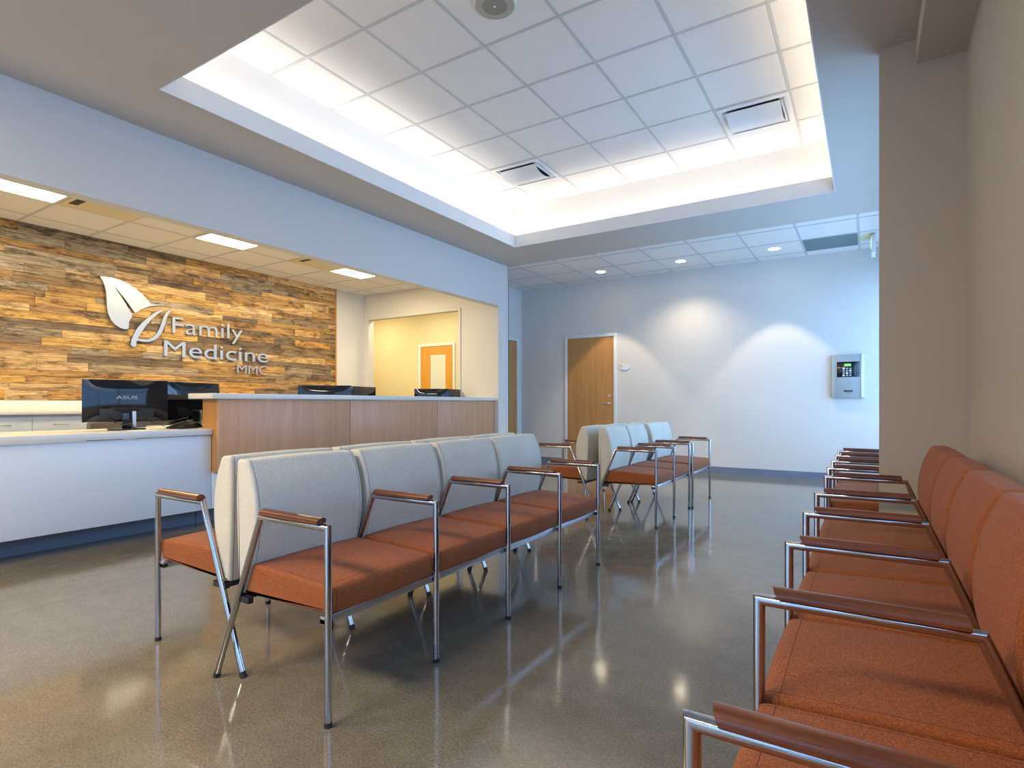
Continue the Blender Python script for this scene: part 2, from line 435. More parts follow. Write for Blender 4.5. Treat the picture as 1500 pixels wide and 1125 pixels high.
SP = .533
b = bench('seating_bench', (-1.452, 1.211 + 4*SP, 0), PI, [SP]*4, 'linen', 'seam_lin')
tag(b, 'nearest four-seat bench facing the right wall, rust seats with pale linen backs', 'bench', 'linen-backed waiting benches')
b = bench('seating_bench', (-2.612, 1.262, 0), 0, [SP]*4, 'linen', 'seam_lin')
tag(b, 'four-seat bench facing the reception desk, back to back with the nearest linen-backed bench', 'bench', 'linen-backed waiting benches')
b = bench('seating_bench', (-1.474, 5.615, 0), PI, [.515]*2, 'linen', 'seam_lin')
tag(b, 'two-seat rust and linen bench just beyond the nearest one, its back to the desk', 'bench', 'linen-backed waiting benches')
b = bench('wide_armchair', (-1.456, 6.385, 0), PI, [.722], 'linen', 'seam_lin')
tag(b, 'extra wide rust-seated chair with linen back at the far end of the centre seating', 'chair')
b = bench('seating_bench', (-2.640, 4.640, 0), 0, [.535]*3, 'linen', 'seam_lin')
tag(b, 'far bench facing the desk, its back against the distant two-seat bench', 'bench', 'linen-backed waiting benches')
RSP = .520
b = bench('seating_bench', (-.185, .198, 0), 0, [RSP]*5 + [.675], 'rust', 'seam')
tag(b, 'all-rust bench along the right wall in the foreground, with walnut arms', 'bench', 'rust benches along the right wall')
b = bench('seating_bench', (-.195, 3.932, 0), 0, [.495]*3, 'rust', 'seam')
tag(b, 'rust bench partly hidden behind the beige pillar on the right', 'bench', 'rust benches along the right wall')

# ------------------------------------------------------------------ room shell
XW, XR = -7.23, 0.45          # reception wall, right wall
YN, YF = -3.0, 8.67           # wall behind the camera, far wall
ZC = 3.05                     # soffit level
ZR = 2.86                     # reception ceiling
ZT = 3.66                     # tray ceiling
struct(boxobj('floor', (-9.7, YN-.15, -.1), (.7, YF+.15, 0), 'concrete'))
struct(boxobj('wall_far', (-5.245, YF, 0), (.65, YF+.15, ZC), 'paint'))
# soffit with the tray opening
cx0, cx1, cy0, cy1 = -3.850, -.257, 1.868, 6.20
q = MB()
q.box((-4.62, YN, ZC), (cx0, 7.05, ZC+.05), 'paint_ceil')
q.box((cx1, YN, ZC), (.6, 7.05, ZC+.05), 'paint_ceil')
q.box((cx0, YN, ZC), (cx1, cy0, ZC+.05), 'paint_ceil')
q.box((cx0, cy1, ZC), (cx1, 7.05, ZC+.05), 'paint_ceil')
soff = struct(q.build('ceiling'))
L_ = .03; zl = 3.20
q = MB()
q.box((cx0-L_, cy0-L_, ZC+.05), (cx0, cy1+L_, zl), 'white'); q.box((cx1, cy0-L_, ZC+.05), (cx1+L_, cy1+L_, zl), 'white')
q.box((cx0, cy0-L_, ZC+.05), (cx1, cy0, zl), 'white'); q.box((cx0, cy1, ZC+.05), (cx1, cy1+L_, zl), 'white')
# faces of the opening below the lip
q.box((cx0-.004, cy0, ZC-.001), (cx0+.003, cy1, zl), 'white'); q.box((cx0, cy1-.003, ZC-.001), (cx1, cy1+.004, zl), 'white')
q.box((cx0, cy0-.004, ZC-.001), (cx1, cy0+.003, zl), 'white'); q.box((cx1-.003, cy0, ZC-.001), (cx1+.004, cy1, zl), 'white')
struct(q.build('trim_1'))
tx0, tx1, ty0, ty1 = -4.04, -.07, 1.66, 6.44
q = MB()
for a, bb in (((tx0-.05, ty0-.05, ZC+.05), (tx0, ty1+.05, ZT)), ((tx1, ty0-.05, ZC+.05), (tx1+.05, ty1+.05, ZT)),
              ((tx0, ty0-.05, ZC+.05), (tx1, ty0, ZT)), ((tx0, ty1, ZC+.05), (tx1, ty1+.05, ZT))): q.box(a, bb, 'white')
struct(q.build('wall_tray'))
def tiled_ceiling(a, bb, z, gx, gy, th=.02, gw=.012):
    """board slab with a lay-in grid of T bars"""
    c = struct(boxobj('ceiling', (a[0], a[1], z), (bb[0], bb[1], z+th), 'tile'))
    q = MB()
    for x in gx:
        if a[0] < x < bb[0]: q.box((x-gw, a[1], z-.003), (x+gw, bb[1], z+.001), 'grid')
    for y in gy:
        if a[1] < y < bb[1]: q.box((a[0], y-gw, z-.0035), (bb[0], y+gw, z+.001), 'grid')
    q.build('ceiling_grid', c); return c
tiled_ceiling((tx0-.05, ty0-.05), (tx1+.05, ty1+.05), ZT, [-2.99+.61*k for k in range(-2, 6)], [3.414+.61*k for k in range(-3, 6)])
tiled_ceiling((-5.4, 7.05), (.6, YF+.1), ZC, [-.08-.61*k for k in range(0, 9)], [7.20, 7.81, 8.42])
tiled_ceiling((XW-.1, YN), (-4.60, 6.80), ZR, [-6.28, -6.89, -5.67, -5.06], [.32+.61*k for k in range(-6, 12)])
# header above the reception opening, end wall, hall
q = MB(); q.box((-4.61, YN, 2.44), (-4.49, 6.78, ZC+.02), 'paint'); struct(q.build('wall_header'))
q = MB()
q.box((-5.185, 6.78, 0), (-4.49, 7.02, ZC+.02), 'paint'); q.box((XW, 6.78, 2.44), (-5.185, 6.90, ZR+.02), 'paint'); q.box((XW-.1, 6.78, 0), (-7.125, 6.90, 2.44), 'paint')
struct(q.build('wall_end'))
q = MB(); q.box((XW-.12, YN, 0), (XW, 6.78, ZR+.02), 'paint'); struct(q.build('wall_left'))
q = MB(); q.box((-5.36, 7.02, 0), (-5.245, YF, ZC), 'paint'); struct(q.build('wall_side'))
q = MB(); q.box((-9.6, 8.40, 0), (-5.36, 8.50, ZR), 'cream'); q.box((-9.7, 6.9, 0), (-9.6, 8.5, ZR), 'cream')
q.box((-9.6, 6.78, 0), (-7.33, 6.9, ZR), 'cream'); struct(q.build('wall_hall'))
q = MB(); q.box((-9.7, 6.905, ZR), (-5.36, 8.5, ZR+.02), 'tile'); struct(q.build('ceiling'))
# metal corner bead by the end wall and opening trim
q = MB(); q.box((-4.492, 6.985, 0), (-4.478, 7.035, 2.86), 'offwhite'); q.box((-4.505, 7.02, 0), (-4.478, 7.035, 2.86), 'offwhite'); struct(q.build('trim_2'))
q = MB(); q.box((-5.205, 6.765, 0), (-5.165, 6.782, 2.47), 'paint'); q.box((-7.125, 6.768, 2.435), (-5.165, 6.782, 2.47), 'paint')
q.box((-7.14, 6.768, 0), (-7.11, 6.782, 2.44), 'paint'); struct(q.build('trim_3'))
# right wall, pillar, boxed beam
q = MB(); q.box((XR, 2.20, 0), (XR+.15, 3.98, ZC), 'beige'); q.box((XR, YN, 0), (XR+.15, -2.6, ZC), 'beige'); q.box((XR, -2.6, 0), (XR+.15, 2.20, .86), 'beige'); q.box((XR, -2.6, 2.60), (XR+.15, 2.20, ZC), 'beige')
q.box((XR, 3.98, 0), (XR+.15, YF, .30), 'paint'); q.box((XR, 3.98, 2.62), (XR+.15, YF, ZC), 'paint')
struct(q.build('wall_right'))
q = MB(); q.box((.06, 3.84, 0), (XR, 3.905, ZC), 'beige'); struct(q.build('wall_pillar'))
q = MB(); q.box((.232, YN, 2.912), (XR, 3.84, ZC), 'paint_ceil'); struct(q.build('trim_4'))
# window along the far right
q = MB()
for y in (3.98, 5.13, 6.29, 7.45, 8.62): q.box((XR+.03, y, .30), (XR+.09, y+.05, 2.62), 'steel')
for z in (.30, 1.10, 2.57): q.box((XR+.03, 3.98, z), (XR+.09, YF, z+.05), 'steel')
w1 = struct(q.build('window_1')); g = MB(); g.box((XR+.055, 4.0, .32), (XR+.061, YF-.03, 2.60), 'glass'); g.build('pane', w1)
q = MB()
for y in (-2.6, -1.42, -.23, .96, 2.15): q.box((XR+.03, y, .86), (XR+.09, y+.05, 2.60), 'steel')
for z in (.86, 1.75, 2.55): q.box((XR+.03, -2.6, z), (XR+.09, 2.20, z+.05), 'steel')
w3 = struct(q.build('window_3')); g = MB(); g.box((XR+.055, -2.58, .88), (XR+.061, 2.18, 2.58), 'glass'); g.build('pane', w3)
# wall behind the camera with a shopfront window
q = MB(); q.box((-7.3, YN-.15, 0), (-4.4, YN, ZC), 'paint'); q.box((-.1, YN-.15, 0), (.6, YN, ZC), 'paint')
q.box((-4.4, YN-.15, 2.55), (-.1, YN, ZC), 'paint'); q.box((-4.4, YN-.15, 0), (-.1, YN, .25), 'paint'); struct(q.build('wall_back'))
q = MB()
for x in (-4.4, -3.34, -2.28, -1.22, -.15): q.box((x, YN-.1, .25), (x+.05, YN-.04, 2.55), 'steel')
for z in (.25, 2.10, 2.50): q.box((-4.4, YN-.1, z), (-.1, YN-.04, z+.05), 'steel')
w2 = struct(q.build('window_2')); g = MB(); g.box((-4.38, YN-.073, .27), (-.12, YN-.067, 2.53), 'glass'); g.build('pane', w2)
# baseboards
struct(boxobj('baseboard_far', (-3.40, YF-.012, 0), (XR, YF+.001, .10), 'base'))
struct(boxobj('baseboard_corner', (-5.245, YF-.012, 0), (-4.42, YF+.001, .10), 'base'))
struct(boxobj('baseboard_right', (XR-.012, YN, 0), (XR+.001, 3.84, .10), 'base'))
struct(boxobj('baseboard_pillar', (.06, 3.828, 0), (XR, 3.841, .10), 'base'))

# reclaimed plank cladding on the reception wall: every plank its own board with its own tone
tones = [(.56,.33,.115), (.50,.28,.085), (.62,.40,.17), (.44,.245,.08), (.34,.20,.085), (.235,.155,.085), (.30,.22,.13), (.60,.36,.10),
         (.185,.125,.075), (.52,.345,.16), (.68,.46,.22), (.27,.17,.075), (.36,.29,.20), (.55,.29,.07)]
vs, fs, tn = [], [], []
z = 1.064; H = [.088, .075, .100, .064, .092]
r = 0
while z < ZR - .005:
    h = min(H[random.randrange(5)], ZR - z)
    if ZR - z - h < .03: h = ZR - z
    y = YN - random.random()
    while y < 6.15:
        l = random.choice([.35, .5, .65, .8, 1.0, 1.2, .45]); y1 = min(y + l, 6.15)
        d = random.uniform(.0, .007); t = list(random.choice(tones)); k = random.uniform(.85, 1.15); t = [c*k for c in t]
        x1 = XW + .022 + d; x0 = XW
        g_ = .0009; o = len(vs)
        for xx in (x0, x1):
            for (yy, zz) in ((y+g_, z+g_), (y1-g_, z+g_), (y1-g_, z+h-g_), (y+g_, z+h-g_)): vs.append((xx, yy, zz))
        for f in ((4,5,6,7), (0,1,5,4), (1,2,6,5), (2,3,7,6), (3,0,4,7)): fs.append([o+i for i in f]); tn.append(t)
        y = y1
        if y >= 6.149: break
    z += h
o = len(vs); vs += [(XW+.002, YN, 1.064), (XW+.002, 6.15, 1.064), (XW+.002, 6.15, ZR), (XW+.002, YN, ZR)]; fs.append([o, o+1, o+2, o+3]); tn.append([.03,.02,.01])
me = bpy.data.meshes.new('wall_reception'); me.from_pydata(vs, [], fs); me.materials.append(M['planks'])
at = me.color_attributes.new('tone', 'FLOAT_COLOR', 'CORNER')
i = 0
for p, t in zip(me.polygons, tn):
    for li in p.loop_indices: at.data[li].color = (*t, 1)
cl = bpy.data.objects.new('wall_reception', me); COL.objects.link(cl); struct(cl)
q = MB(); q.box((XW, 6.15, 1.03), (XW+.036, 6.172, ZR), 'door'); struct(q.build('trim_5'))

# doors
def door(name, leaf_a, leaf_b, mat, axis, face, wallsign, jamb=.05, handle=None, glass=None, hinges=None, fmat='offwhite'):
    """axis 'x': door in a wall facing -Y at y=face; axis 'y': door in a wall facing +X at x=face"""
    z1 = 2.13
    def T(u, d, z): return (u, face - d, z) if axis == 'x' else (face + d, u, z)
    def bx(q, u0, u1, d0, d1, z0, zz1, m, bev=0):
        a, b2 = T(u0, d0, z0), T(u1, d1, zz1)
        q.box([min(a[i], b2[i]) for i in range(3)], [max(a[i], b2[i]) for i in range(3)], m, bev)
    root = struct(empty(name, T((leaf_a+leaf_b)/2, 0, 0)))
    def bl(q, n, par=None):
        o = q.build(n, par or root); 
        if par is None: o.location = -Vector(root.location)
        return o
    q = MB()
    bx(q, leaf_a-jamb, leaf_a, -.001, .022, 0, z1+jamb, fmat, .003); bx(q, leaf_b, leaf_b+jamb, -.001, .022, 0, z1+jamb, fmat, .003)
    bx(q, leaf_a+.0002, leaf_b-.0002, -.001, .0215, z1, z1+jamb, fmat, .003)
    bl(q, 'door_frame')
    q = MB()
    if glass:
        ga, gb, gz0, gz1 = glass
        bx(q, leaf_a+.002, ga, .001, .010, .01, z1-.003, mat); bx(q, gb, leaf_b-.002, .001, .010, .01, z1-.003, mat)
        bx(q, ga, gb, .001, .010, .01, gz0, mat); bx(q, ga, gb, .001, .010, gz1, z1-.003, mat)
    else: bx(q, leaf_a+.002, leaf_b-.002, .001, .010, .01, z1-.003, mat)
    leaf = bl(q, 'door_leaf')
    def sub(q, n): o = q.build(n, leaf); return o
    if glass:
        q = MB(); bx(q, ga, gb, .002, .007, gz0, gz1, 'frost'); sub(q, 'glass_lite')
    if handle:
        q = MB(); hu, s = handle
        q.cyl(T(hu, .010, 1.03), T(hu, .018, 1.03), .026, 'steel', 20); q.cyl(T(hu, .018, 1.03), T(hu, .055, 1.03), .010, 'steel', 12)
        q.tube([T(hu, .055, 1.03), T(hu + s*.115, .055, 1.03)], .009, 'steel', 12); q.cyl(T(hu, .010, 1.16), T(hu, .020, 1.16), .022, 'steel', 20)
        sub(q, 'door_handle')
    if hinges:
        for hz in (.25, 1.05, 1.88):
            q = MB(); q.cyl(T(hinges, .016, hz-.05), T(hinges, .016, hz+.05), .008, 'steel', 10); sub(q, 'hinge')
    return root
door('door_1', -4.325, -3.485, 'door', 'x', YF, 1, handle=(-3.56, -1))
door('door_2', 7.62, 8.49, 'door', 'y', -5.245, 1, hinges=8.494)
door('door_3', -7.372, -6.58, 'door_amber', 'x', 8.40, 1, handle=(-7.29, 1), glass=(-7.13, -6.76, .9, 1.965), fmat='offwhite')

# ------------------------------------------------------------------ ceiling fittings
def vent(x0, y0, label):
    r = empty('air_diffuser', (x0+.305, y0+.305, ZT)); tag(r, label, 'air vent', 'square diffusers in the tray ceiling')
    q = MB(); w = .295
    for a, bb in (((-w,-w,-.014),(w,-w+.045,-.002)), ((-w,w-.045,-.014),(w,w,-.002)), ((-w,-w+.045,-.014),(-w+.045,w-.045,-.002)), ((w-.045,-w+.045,-.014),(w,w-.045,-.002))): q.box(a, bb, 'white', .003)
    q.build('frame', r)
    q = MB(); q.box((-.215,-.215,-.006), (.215,.215,-.003), 'dark'); q.build('throat', r)
    # bowed plaque hanging below the throat
    q = MB(); n = 12; vs = []
    for k in range(n+1):
        t = -1 + 2*k/n; y = .205*t; z = -.070 + .052*t*t
        vs += [(-.225, y, z), (.225, y, z), (-.225, y, z+.004), (.225, y, z+.004)]
    fs = []
    for k in range(n):
        a = 4*k; c = a+4
        fs += [(a, a+1, c+1, c), (a+2, c+2, c+3, a+3), (a, c, c+2, a+2), (a+1, a+3, c+3, c+1)]
    fs += [(0, 2, 3, 1), (4*n, 4*n+1, 4*n+3, 4*n+2)]
    q.add(vs, fs, 'white'); q.build('plaque', r)
    q = MB()
    for x in (-.235, .235): q.box((x-.006, -.20, -.030), (x+.006, .20, -.006), 'white')
    q.build('hanger', r)
    return r
vent(-1.160, 5.244, 'square white diffuser with bowed plate at the right end of the tray ceiling')
vent(-3.600, 5.244, 'square white diffuser with bowed plate near the far left corner of the tray ceiling')
r = empty('ceiling_speaker', (-2.075, 3.09, ZT)); tag(r, 'round perforated loudspeaker grille in the bright tray ceiling', 'speaker')
q = MB(); q.cyl((0,0,0), (0,0,-.010), .145, 'white', 48, r2=.140); q.build('rim', r)
q = MB(); q.cyl((0,0,-.010), (0,0,-.014), .132, 'speaker_ring', 48, r2=.128); gr = q.build('grille', r)
q = MB()
for k in range(1, 9):
    for j in range(6*k):
        a = 2*PI*j/(6*k) + .3*k; x, y = .0098*k*math.cos(a), .0098*k*math.sin(a)
        q.cyl((x, y, -.0138), (x, y, -.0146), .0031, 'dark', 6)
q.build('perforation', gr)
q = MB(); q.cyl((0,0,-.014), (0,0,-.017), .009, 'white', 14); q.build('badge', r)

def downlight(x, label):
    y = 8.05
    r = empty('downlight', (x, y, ZC)); tag(r, label, 'ceiling light', 'recessed downlights before the far wall')
    q = MB(); n = 32; vs = []
    for rad, z in ((.098, -.001), (.098, -.006), (.080, -.007), (.068, -.001)):
        vs += [(rad*math.cos(2*PI*k/n), rad*math.sin(2*PI*k/n), z) for k in range(n)]
    fs = []
    for a in range(3):
        for k in range(n): fs.append((a*n+k, a*n+(k+1)%n, (a+1)*n+(k+1)%n, (a+1)*n+k))
    q.add(vs, fs, 'white'); q.build('trim_ring', r)
    q = MB(); q.cyl((0,0,-.0015), (0,0,-.004), .068, 'lampglow', 28); q.build('lens', r)
    return r
downlight(-3.45, 'leftmost of the three lit round downlights, nearest the door with the lever handle')
downlight(-2.235, 'middle of the three lit round downlights along the far wall')
downlight(-1.02, 'rightmost of the three lit round downlights, beside the grey ceiling panel')
r = empty('return_grille', (-.385, 8.115, ZC)); tag(r, 'flat grey-green panel filling one tile by the right-hand downlight', 'ceiling panel')
q = MB(); q.box((-.292,-.292,-.005), (.292,.292,.001), 'grey_panel'); q.build('panel', r)
r = empty('exit_sign', (.068, 8.05, ZC)); tag(r, 'thin white sign seen edge-on hanging from the far ceiling beside the pillar, glowing green', 'exit sign')
q = MB(); q.box((-.03,-.10,-.03), (.03,.10,-.001), 'white', .004); q.build('canopy', r)
q = MB(); q.box((-.022,-.15,-.235), (.022,.15,-.031), 'white', .003); q.build('housing', r)
q = MB(); q.box((-.026,-.135,-.13), (-.0221,.135,-.045), 'greenglow'); q.build('lit_panel', r)

def troffer(y0, label):
    r = empty('ceiling_light', (-5.975, y0+.305, ZR)); tag(r, label, 'ceiling light', 'square lit panels over the reception')
    q = MB(); w = .295
    for a, bb in (((-w,-w,-.010),(w,-w+.02,-.001)), ((-w,w-.02,-.010),(w,w,-.001)), ((-w,-w+.02,-.010),(-w+.02,w-.02,-.001)), ((w-.02,-w+.02,-.010),(w,w-.02,-.001))): q.box(a, bb, 'white')
    q.build('frame', r)
    q = MB(); q.box((-w+.02,-w+.02,-.006), (w-.02,w-.02,-.002), 'lightpanel'); q.build('diffuser', r)
for y0, lb in ((1.54, 'lit ceiling panel over the desk at the left edge of the picture'), (3.38, 'middle of the three lit ceiling panels over the desk, above the emblem'),
               (5.22, 'lit ceiling panel over the desk farthest from the viewer, past the lettering')): troffer(y0, lb)
def slot(y0, label):
    r = empty('slot_diffuser', (-5.975, y0+.305, ZR)); tag(r, label, 'air vent', 'slotted vents in the reception ceiling')
    q = MB(); q.box((-.292,-.292,-.008), (.292,.292,.001), 'cream', .002); q.build('panel', r)
    q = MB(); q.box((-.17,-.255,-.0095), (.03,-.185,-.0082), 'dark'); q.build('slot', r)
slot(2.15, 'tan ceiling vent panel with a dark slot, right of the leftmost lit panel')
slot(4.60, 'tan ceiling vent panel with a dark slot, left of the farthest lit panel')

# ------------------------------------------------------------------ far wall fittings
r = empty('alarm_panel', (-.21, YF, 1.39)); tag(r, 'grey alarm control box with green display and keypad on the far wall', 'control panel')
q = MB(); q.box((-.185,-.055,-.285), (.185,.001,.285), 'panelbox', .006); cab = q.build('cabinet', r)
q = MB()
for x in (-.176, -.160): q.box((x-.005,-.062,-.283), (x+.005,-.054,.283), 'panelrib', .002)
q.build('rib', r)
q = MB(); q.box((.146,-.064,-.283), (.184,-.054,.283), 'white', .004); q.build('hinge_strip', r)
q = MB(); q.box((-.125,-.060,-.010), (.132,-.054,.190), 'gloss_black', .002); kp = q.build('keypad', r)
q = MB(); q.box((-.040,-.064,.130), (.036,-.0595,.162), 'lcd'); q.build('display', kp)
for i in range(3):
    for j in range(4):
        q = MB(); x = -.048 + i*.038; z = .100 - j*.030
        q.box((x-.012,-.064,z-.010), (x+.012,-.0595,z+.010), 'panelbox' if (i+j) % 3 else 'white', .002); q.build('key', kp)
q = MB(); q.box((-.045,-.0565,-.205), (.055,-.0545,-.185), 'bracket'); q.box((-.02,-.0565,-.222), (.04,-.0545,-.218), 'bracket'); q.build('nameplate', r)
r = empty('room_plaque', (-3.30, YF, 1.615)); tag(r, 'small pale oval plaque on the far wall beside the lever-handled door', 'plaque')
q = MB(); n = 32; vs = [(.085*math.cos(2*PI*k/n), y, .045*math.sin(2*PI*k/n)) for y in (.001, -.012) for k in range(n)]
q.add(vs, [tuple(range(n)), tuple(range(n, 2*n))[::-1]] + [(k, (k+1)%n, n+(k+1)%n, n+k) for k in range(n)], 'offwhite'); q.build('plate', r)
q = MB(); q.box((-.075,-.018,.012), (-.030,-.012,.055), 'cream', .003); q.build('badge', r)

# ------------------------------------------------------------------ wall sign
LEAF = [(2.861, 2.437), (2.888, 2.394), (2.909, 2.337), (2.922, 2.278), (2.927, 2.198), (2.931, 2.101), (2.941, 2.038), (2.97, 1.968), (3.01, 1.92), (3.061, 1.889), (3.106, 1.879), (3.143, 1.888), (3.151, 1.907), (3.152, 1.966), (3.166, 2.001), (3.181, 2.028), (3.187, 2.062), (3.173, 2.077), (3.106, 2.193), (3.046, 2.283), (2.993, 2.364), (3.032, 2.321), (3.121, 2.212), (3.196, 2.106), (3.212, 2.081), (3.235, 2.09), (3.274, 2.125), (3.336, 2.164), (3.4, 2.189), (3.465, 2.202), (3.527, 2.218), (3.482, 2.217), (3.417, 2.207), (3.384, 2.209), (3.364, 2.232), (3.329, 2.274), (3.289, 2.314), (3.212, 2.369), (3.136, 2.406), (3.054, 2.436), (2.974, 2.446), (2.902, 2.443)]
SPRIG = [(3.544, 2.176), (3.498, 2.132), (3.441, 2.077), (3.384, 2.016), (3.329, 1.94), (3.289, 1.872), (3.258, 1.818), (3.246, 1.783), (3.289, 1.783), (3.352, 1.784), (3.408, 1.816), (3.449, 1.863), (3.482, 1.928), (3.511, 2.018), (3.531, 2.082), (3.556, 2.13), (3.622, 2.192), (3.599, 2.144), (3.573, 2.088), (3.548, 1.997), (3.523, 1.915), (3.482, 1.84), (3.433, 1.788), (3.368, 1.76), (3.305, 1.754), (3.25, 1.762), (3.231, 1.756), (3.229, 1.705), (3.215, 1.687), (3.192, 1.687), (3.17, 1.708), (3.177, 1.768), (3.204, 1.837), (3.235, 1.9), (3.289, 1.974), (3.352, 2.042), (3.417, 2.102), (3.482, 2.146)]
XS0, XS1 = XW+.036, XW+.056
sg = empty('wall_sign', (XS0, 3.9, 1.9)); tag(sg, 'brushed metal leaf emblem and clinic lettering on the plank wall', 'sign')
def onto(o): o.parent = sg; o.location = -Vector(sg.location)
q = poly_prism(LEAF, XS0, XS1, 'sign', 'sign_edge'); o = q.build('leaf', smooth=False); onto(o)
q = poly_prism(SPRIG, XS0, XS1, 'sign', 'sign_edge'); o = q.build('sprig', smooth=False); onto(o)
q = MB()
for y, z in ((3.0, 2.1), (3.08, 2.3), (3.2, 1.8), (3.45, 1.8), (3.7, 1.95), (4.2, 1.7), (4.7, 1.7), (4.7, 1.5), (4.3, 1.95)): q.cyl((XW+.02, y, z), (XS0+.004, y, z), .006, 'sign_edge', 8)
o = q.build('standoff'); onto(o)
def text_mesh(body, bold=0.0, space=1.0):
    cu = bpy.data.curves.new('t', 'FONT'); cu.body = body; cu.size = 1; cu.extrude = 0.0; cu.offset = bold; cu.space_character = space
    cu.resolution_u = 6
    ob = bpy.data.objects.new('t', cu); COL.objects.link(ob)
    bpy.context.view_layer.update(); dg = bpy.context.evaluated_depsgraph_get()
    me = bpy.data.meshes.new_from_object(ob.evaluated_get(dg))
    bpy.data.objects.remove(ob); return me
def letters(name, body, u0, u1, base, cap, depth, place, m1, m2, bold=0.0, capheight=None, xsplit=None):
    """place(u, v, d) -> world; u0..u1 is the text's extent, cap its capital height above base"""
    me = text_mesh(body, bold)
    bm = bmesh.new(); bm.from_mesh(me); bpy.data.meshes.remove(me)
    bmesh.ops.remove_doubles(bm, verts=bm.verts[:], dist=1e-5)
    xs = [v.co.x for v in bm.verts]
    sx = (u1 - u0) / (max(xs) - min(xs)); x0 = min(xs)
    ch = capheight or 0.729
    sy = cap / ch
    top = [f for f in bm.faces]; 
    ex = bmesh.ops.extrude_face_region(bm, geom=top)
    nv = [g_ for g_ in ex['geom'] if isinstance(g_, bmesh.types.BMVert)]
    for v in nv: v.co.z = 1.0
    for v in bm.verts: v.co = Vector(place(u0 + (v.co.x - x0)*sx, base + v.co.y*sy, depth if v.co.z > .5 else 0.0))
    q = MB(); q.bm(bm, m1); return q
wallp = lambda u, v, d: (XS0 + d, u, v)
for nm, body, a, bb, base, cap, bold in (('upper_lettering', 'Family', 3.632, 4.545, 1.893, .212, -.006), ('main_lettering', 'Medicine', 3.536, 4.931, 1.608, .200, .0), ('small_lettering', 'MMC', 4.472, 4.921, 1.434, .130, -.010)):
    q = letters(nm, body, a, bb, base, cap, .020, wallp, 'sign', 'sign_edge', bold)
    o = q.build(nm, angle=30); onto(o)

# ------------------------------------------------------------------ reception desk
ZD = .820
def rel(q, nm, root, **k): o = q.build(nm, root, **k); o.location = -Vector(root.location); return o
r = empty('reception_desk', (-5.0, 1.0, 0)); tag(r, 'low white desk with pale worktop at the left, below the monitors', 'desk')
q = MB(); q.box((-5.40, -1.6, .770), (-4.628, 2.666, ZD), 'quartz', .004); rel(q, 'worktop', r)
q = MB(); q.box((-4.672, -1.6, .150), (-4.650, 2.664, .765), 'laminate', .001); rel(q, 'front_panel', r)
q = MB(); q.box((-4.93, -1.6, .0), (-4.89, 2.664, .150), 'base'); rel(q, 'toe_kick', r)
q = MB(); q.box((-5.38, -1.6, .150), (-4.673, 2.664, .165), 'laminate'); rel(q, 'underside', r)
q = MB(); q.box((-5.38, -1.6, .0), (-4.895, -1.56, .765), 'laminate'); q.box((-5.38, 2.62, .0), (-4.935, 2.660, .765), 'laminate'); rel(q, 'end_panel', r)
r = empty('transaction_counter', (-4.7, 4.7, 0)); tag(r, 'raised wood-fronted counter with a pale slab top behind the centre benches', 'counter')
q = MB(); q.box((-4.900, 2.608, 1.070), (-4.533, 6.776, 1.116), 'quartz', .003); rel(q, 'counter_top', r)
for a, bb in ((2.670, 4.077), (4.083, 5.487), (5.493, 6.776)):
    q = MB(); q.box((-4.578, a, .460), (-4.553, bb, 1.066), 'maple_v', .001); rel(q, 'wood_panel', r)
q = MB(); q.box((-4.787, 2.670, .460), (-4.580, 2.692, 1.066), 'door'); o = rel(q, 'wood_end', r); o['label'] = 'honey-coloured wood end of the raised counter'
q = MB(); q.box((-4.787, 2.695, .465), (-4.580, 6.776, 1.066), 'bracket'); rel(q, 'core', r)
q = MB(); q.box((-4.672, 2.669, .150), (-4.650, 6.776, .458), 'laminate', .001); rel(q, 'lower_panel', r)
q = MB(); q.box((-4.93, 2.669, 0), (-4.89, 6.776, .150), 'base'); rel(q, 'toe_kick', r)
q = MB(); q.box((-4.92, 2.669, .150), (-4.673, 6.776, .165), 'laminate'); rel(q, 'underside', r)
r = empty('work_surface', (-5.3, 4.7, 0)); tag(r, 'long staff worktop hidden behind the raised wood-fronted counter', 'desk')
q = MB(); q.box((-5.75, 2.670, .770), (-4.940, 6.776, ZD), 'quartz', .003); rel(q, 'worktop', r)
for y in (2.72, 4.7, 6.70):
    q = MB(); q.box((-5.70, y, 0), (-4.96, y+.04, .768), 'laminate'); rel(q, 'leg_panel', r)

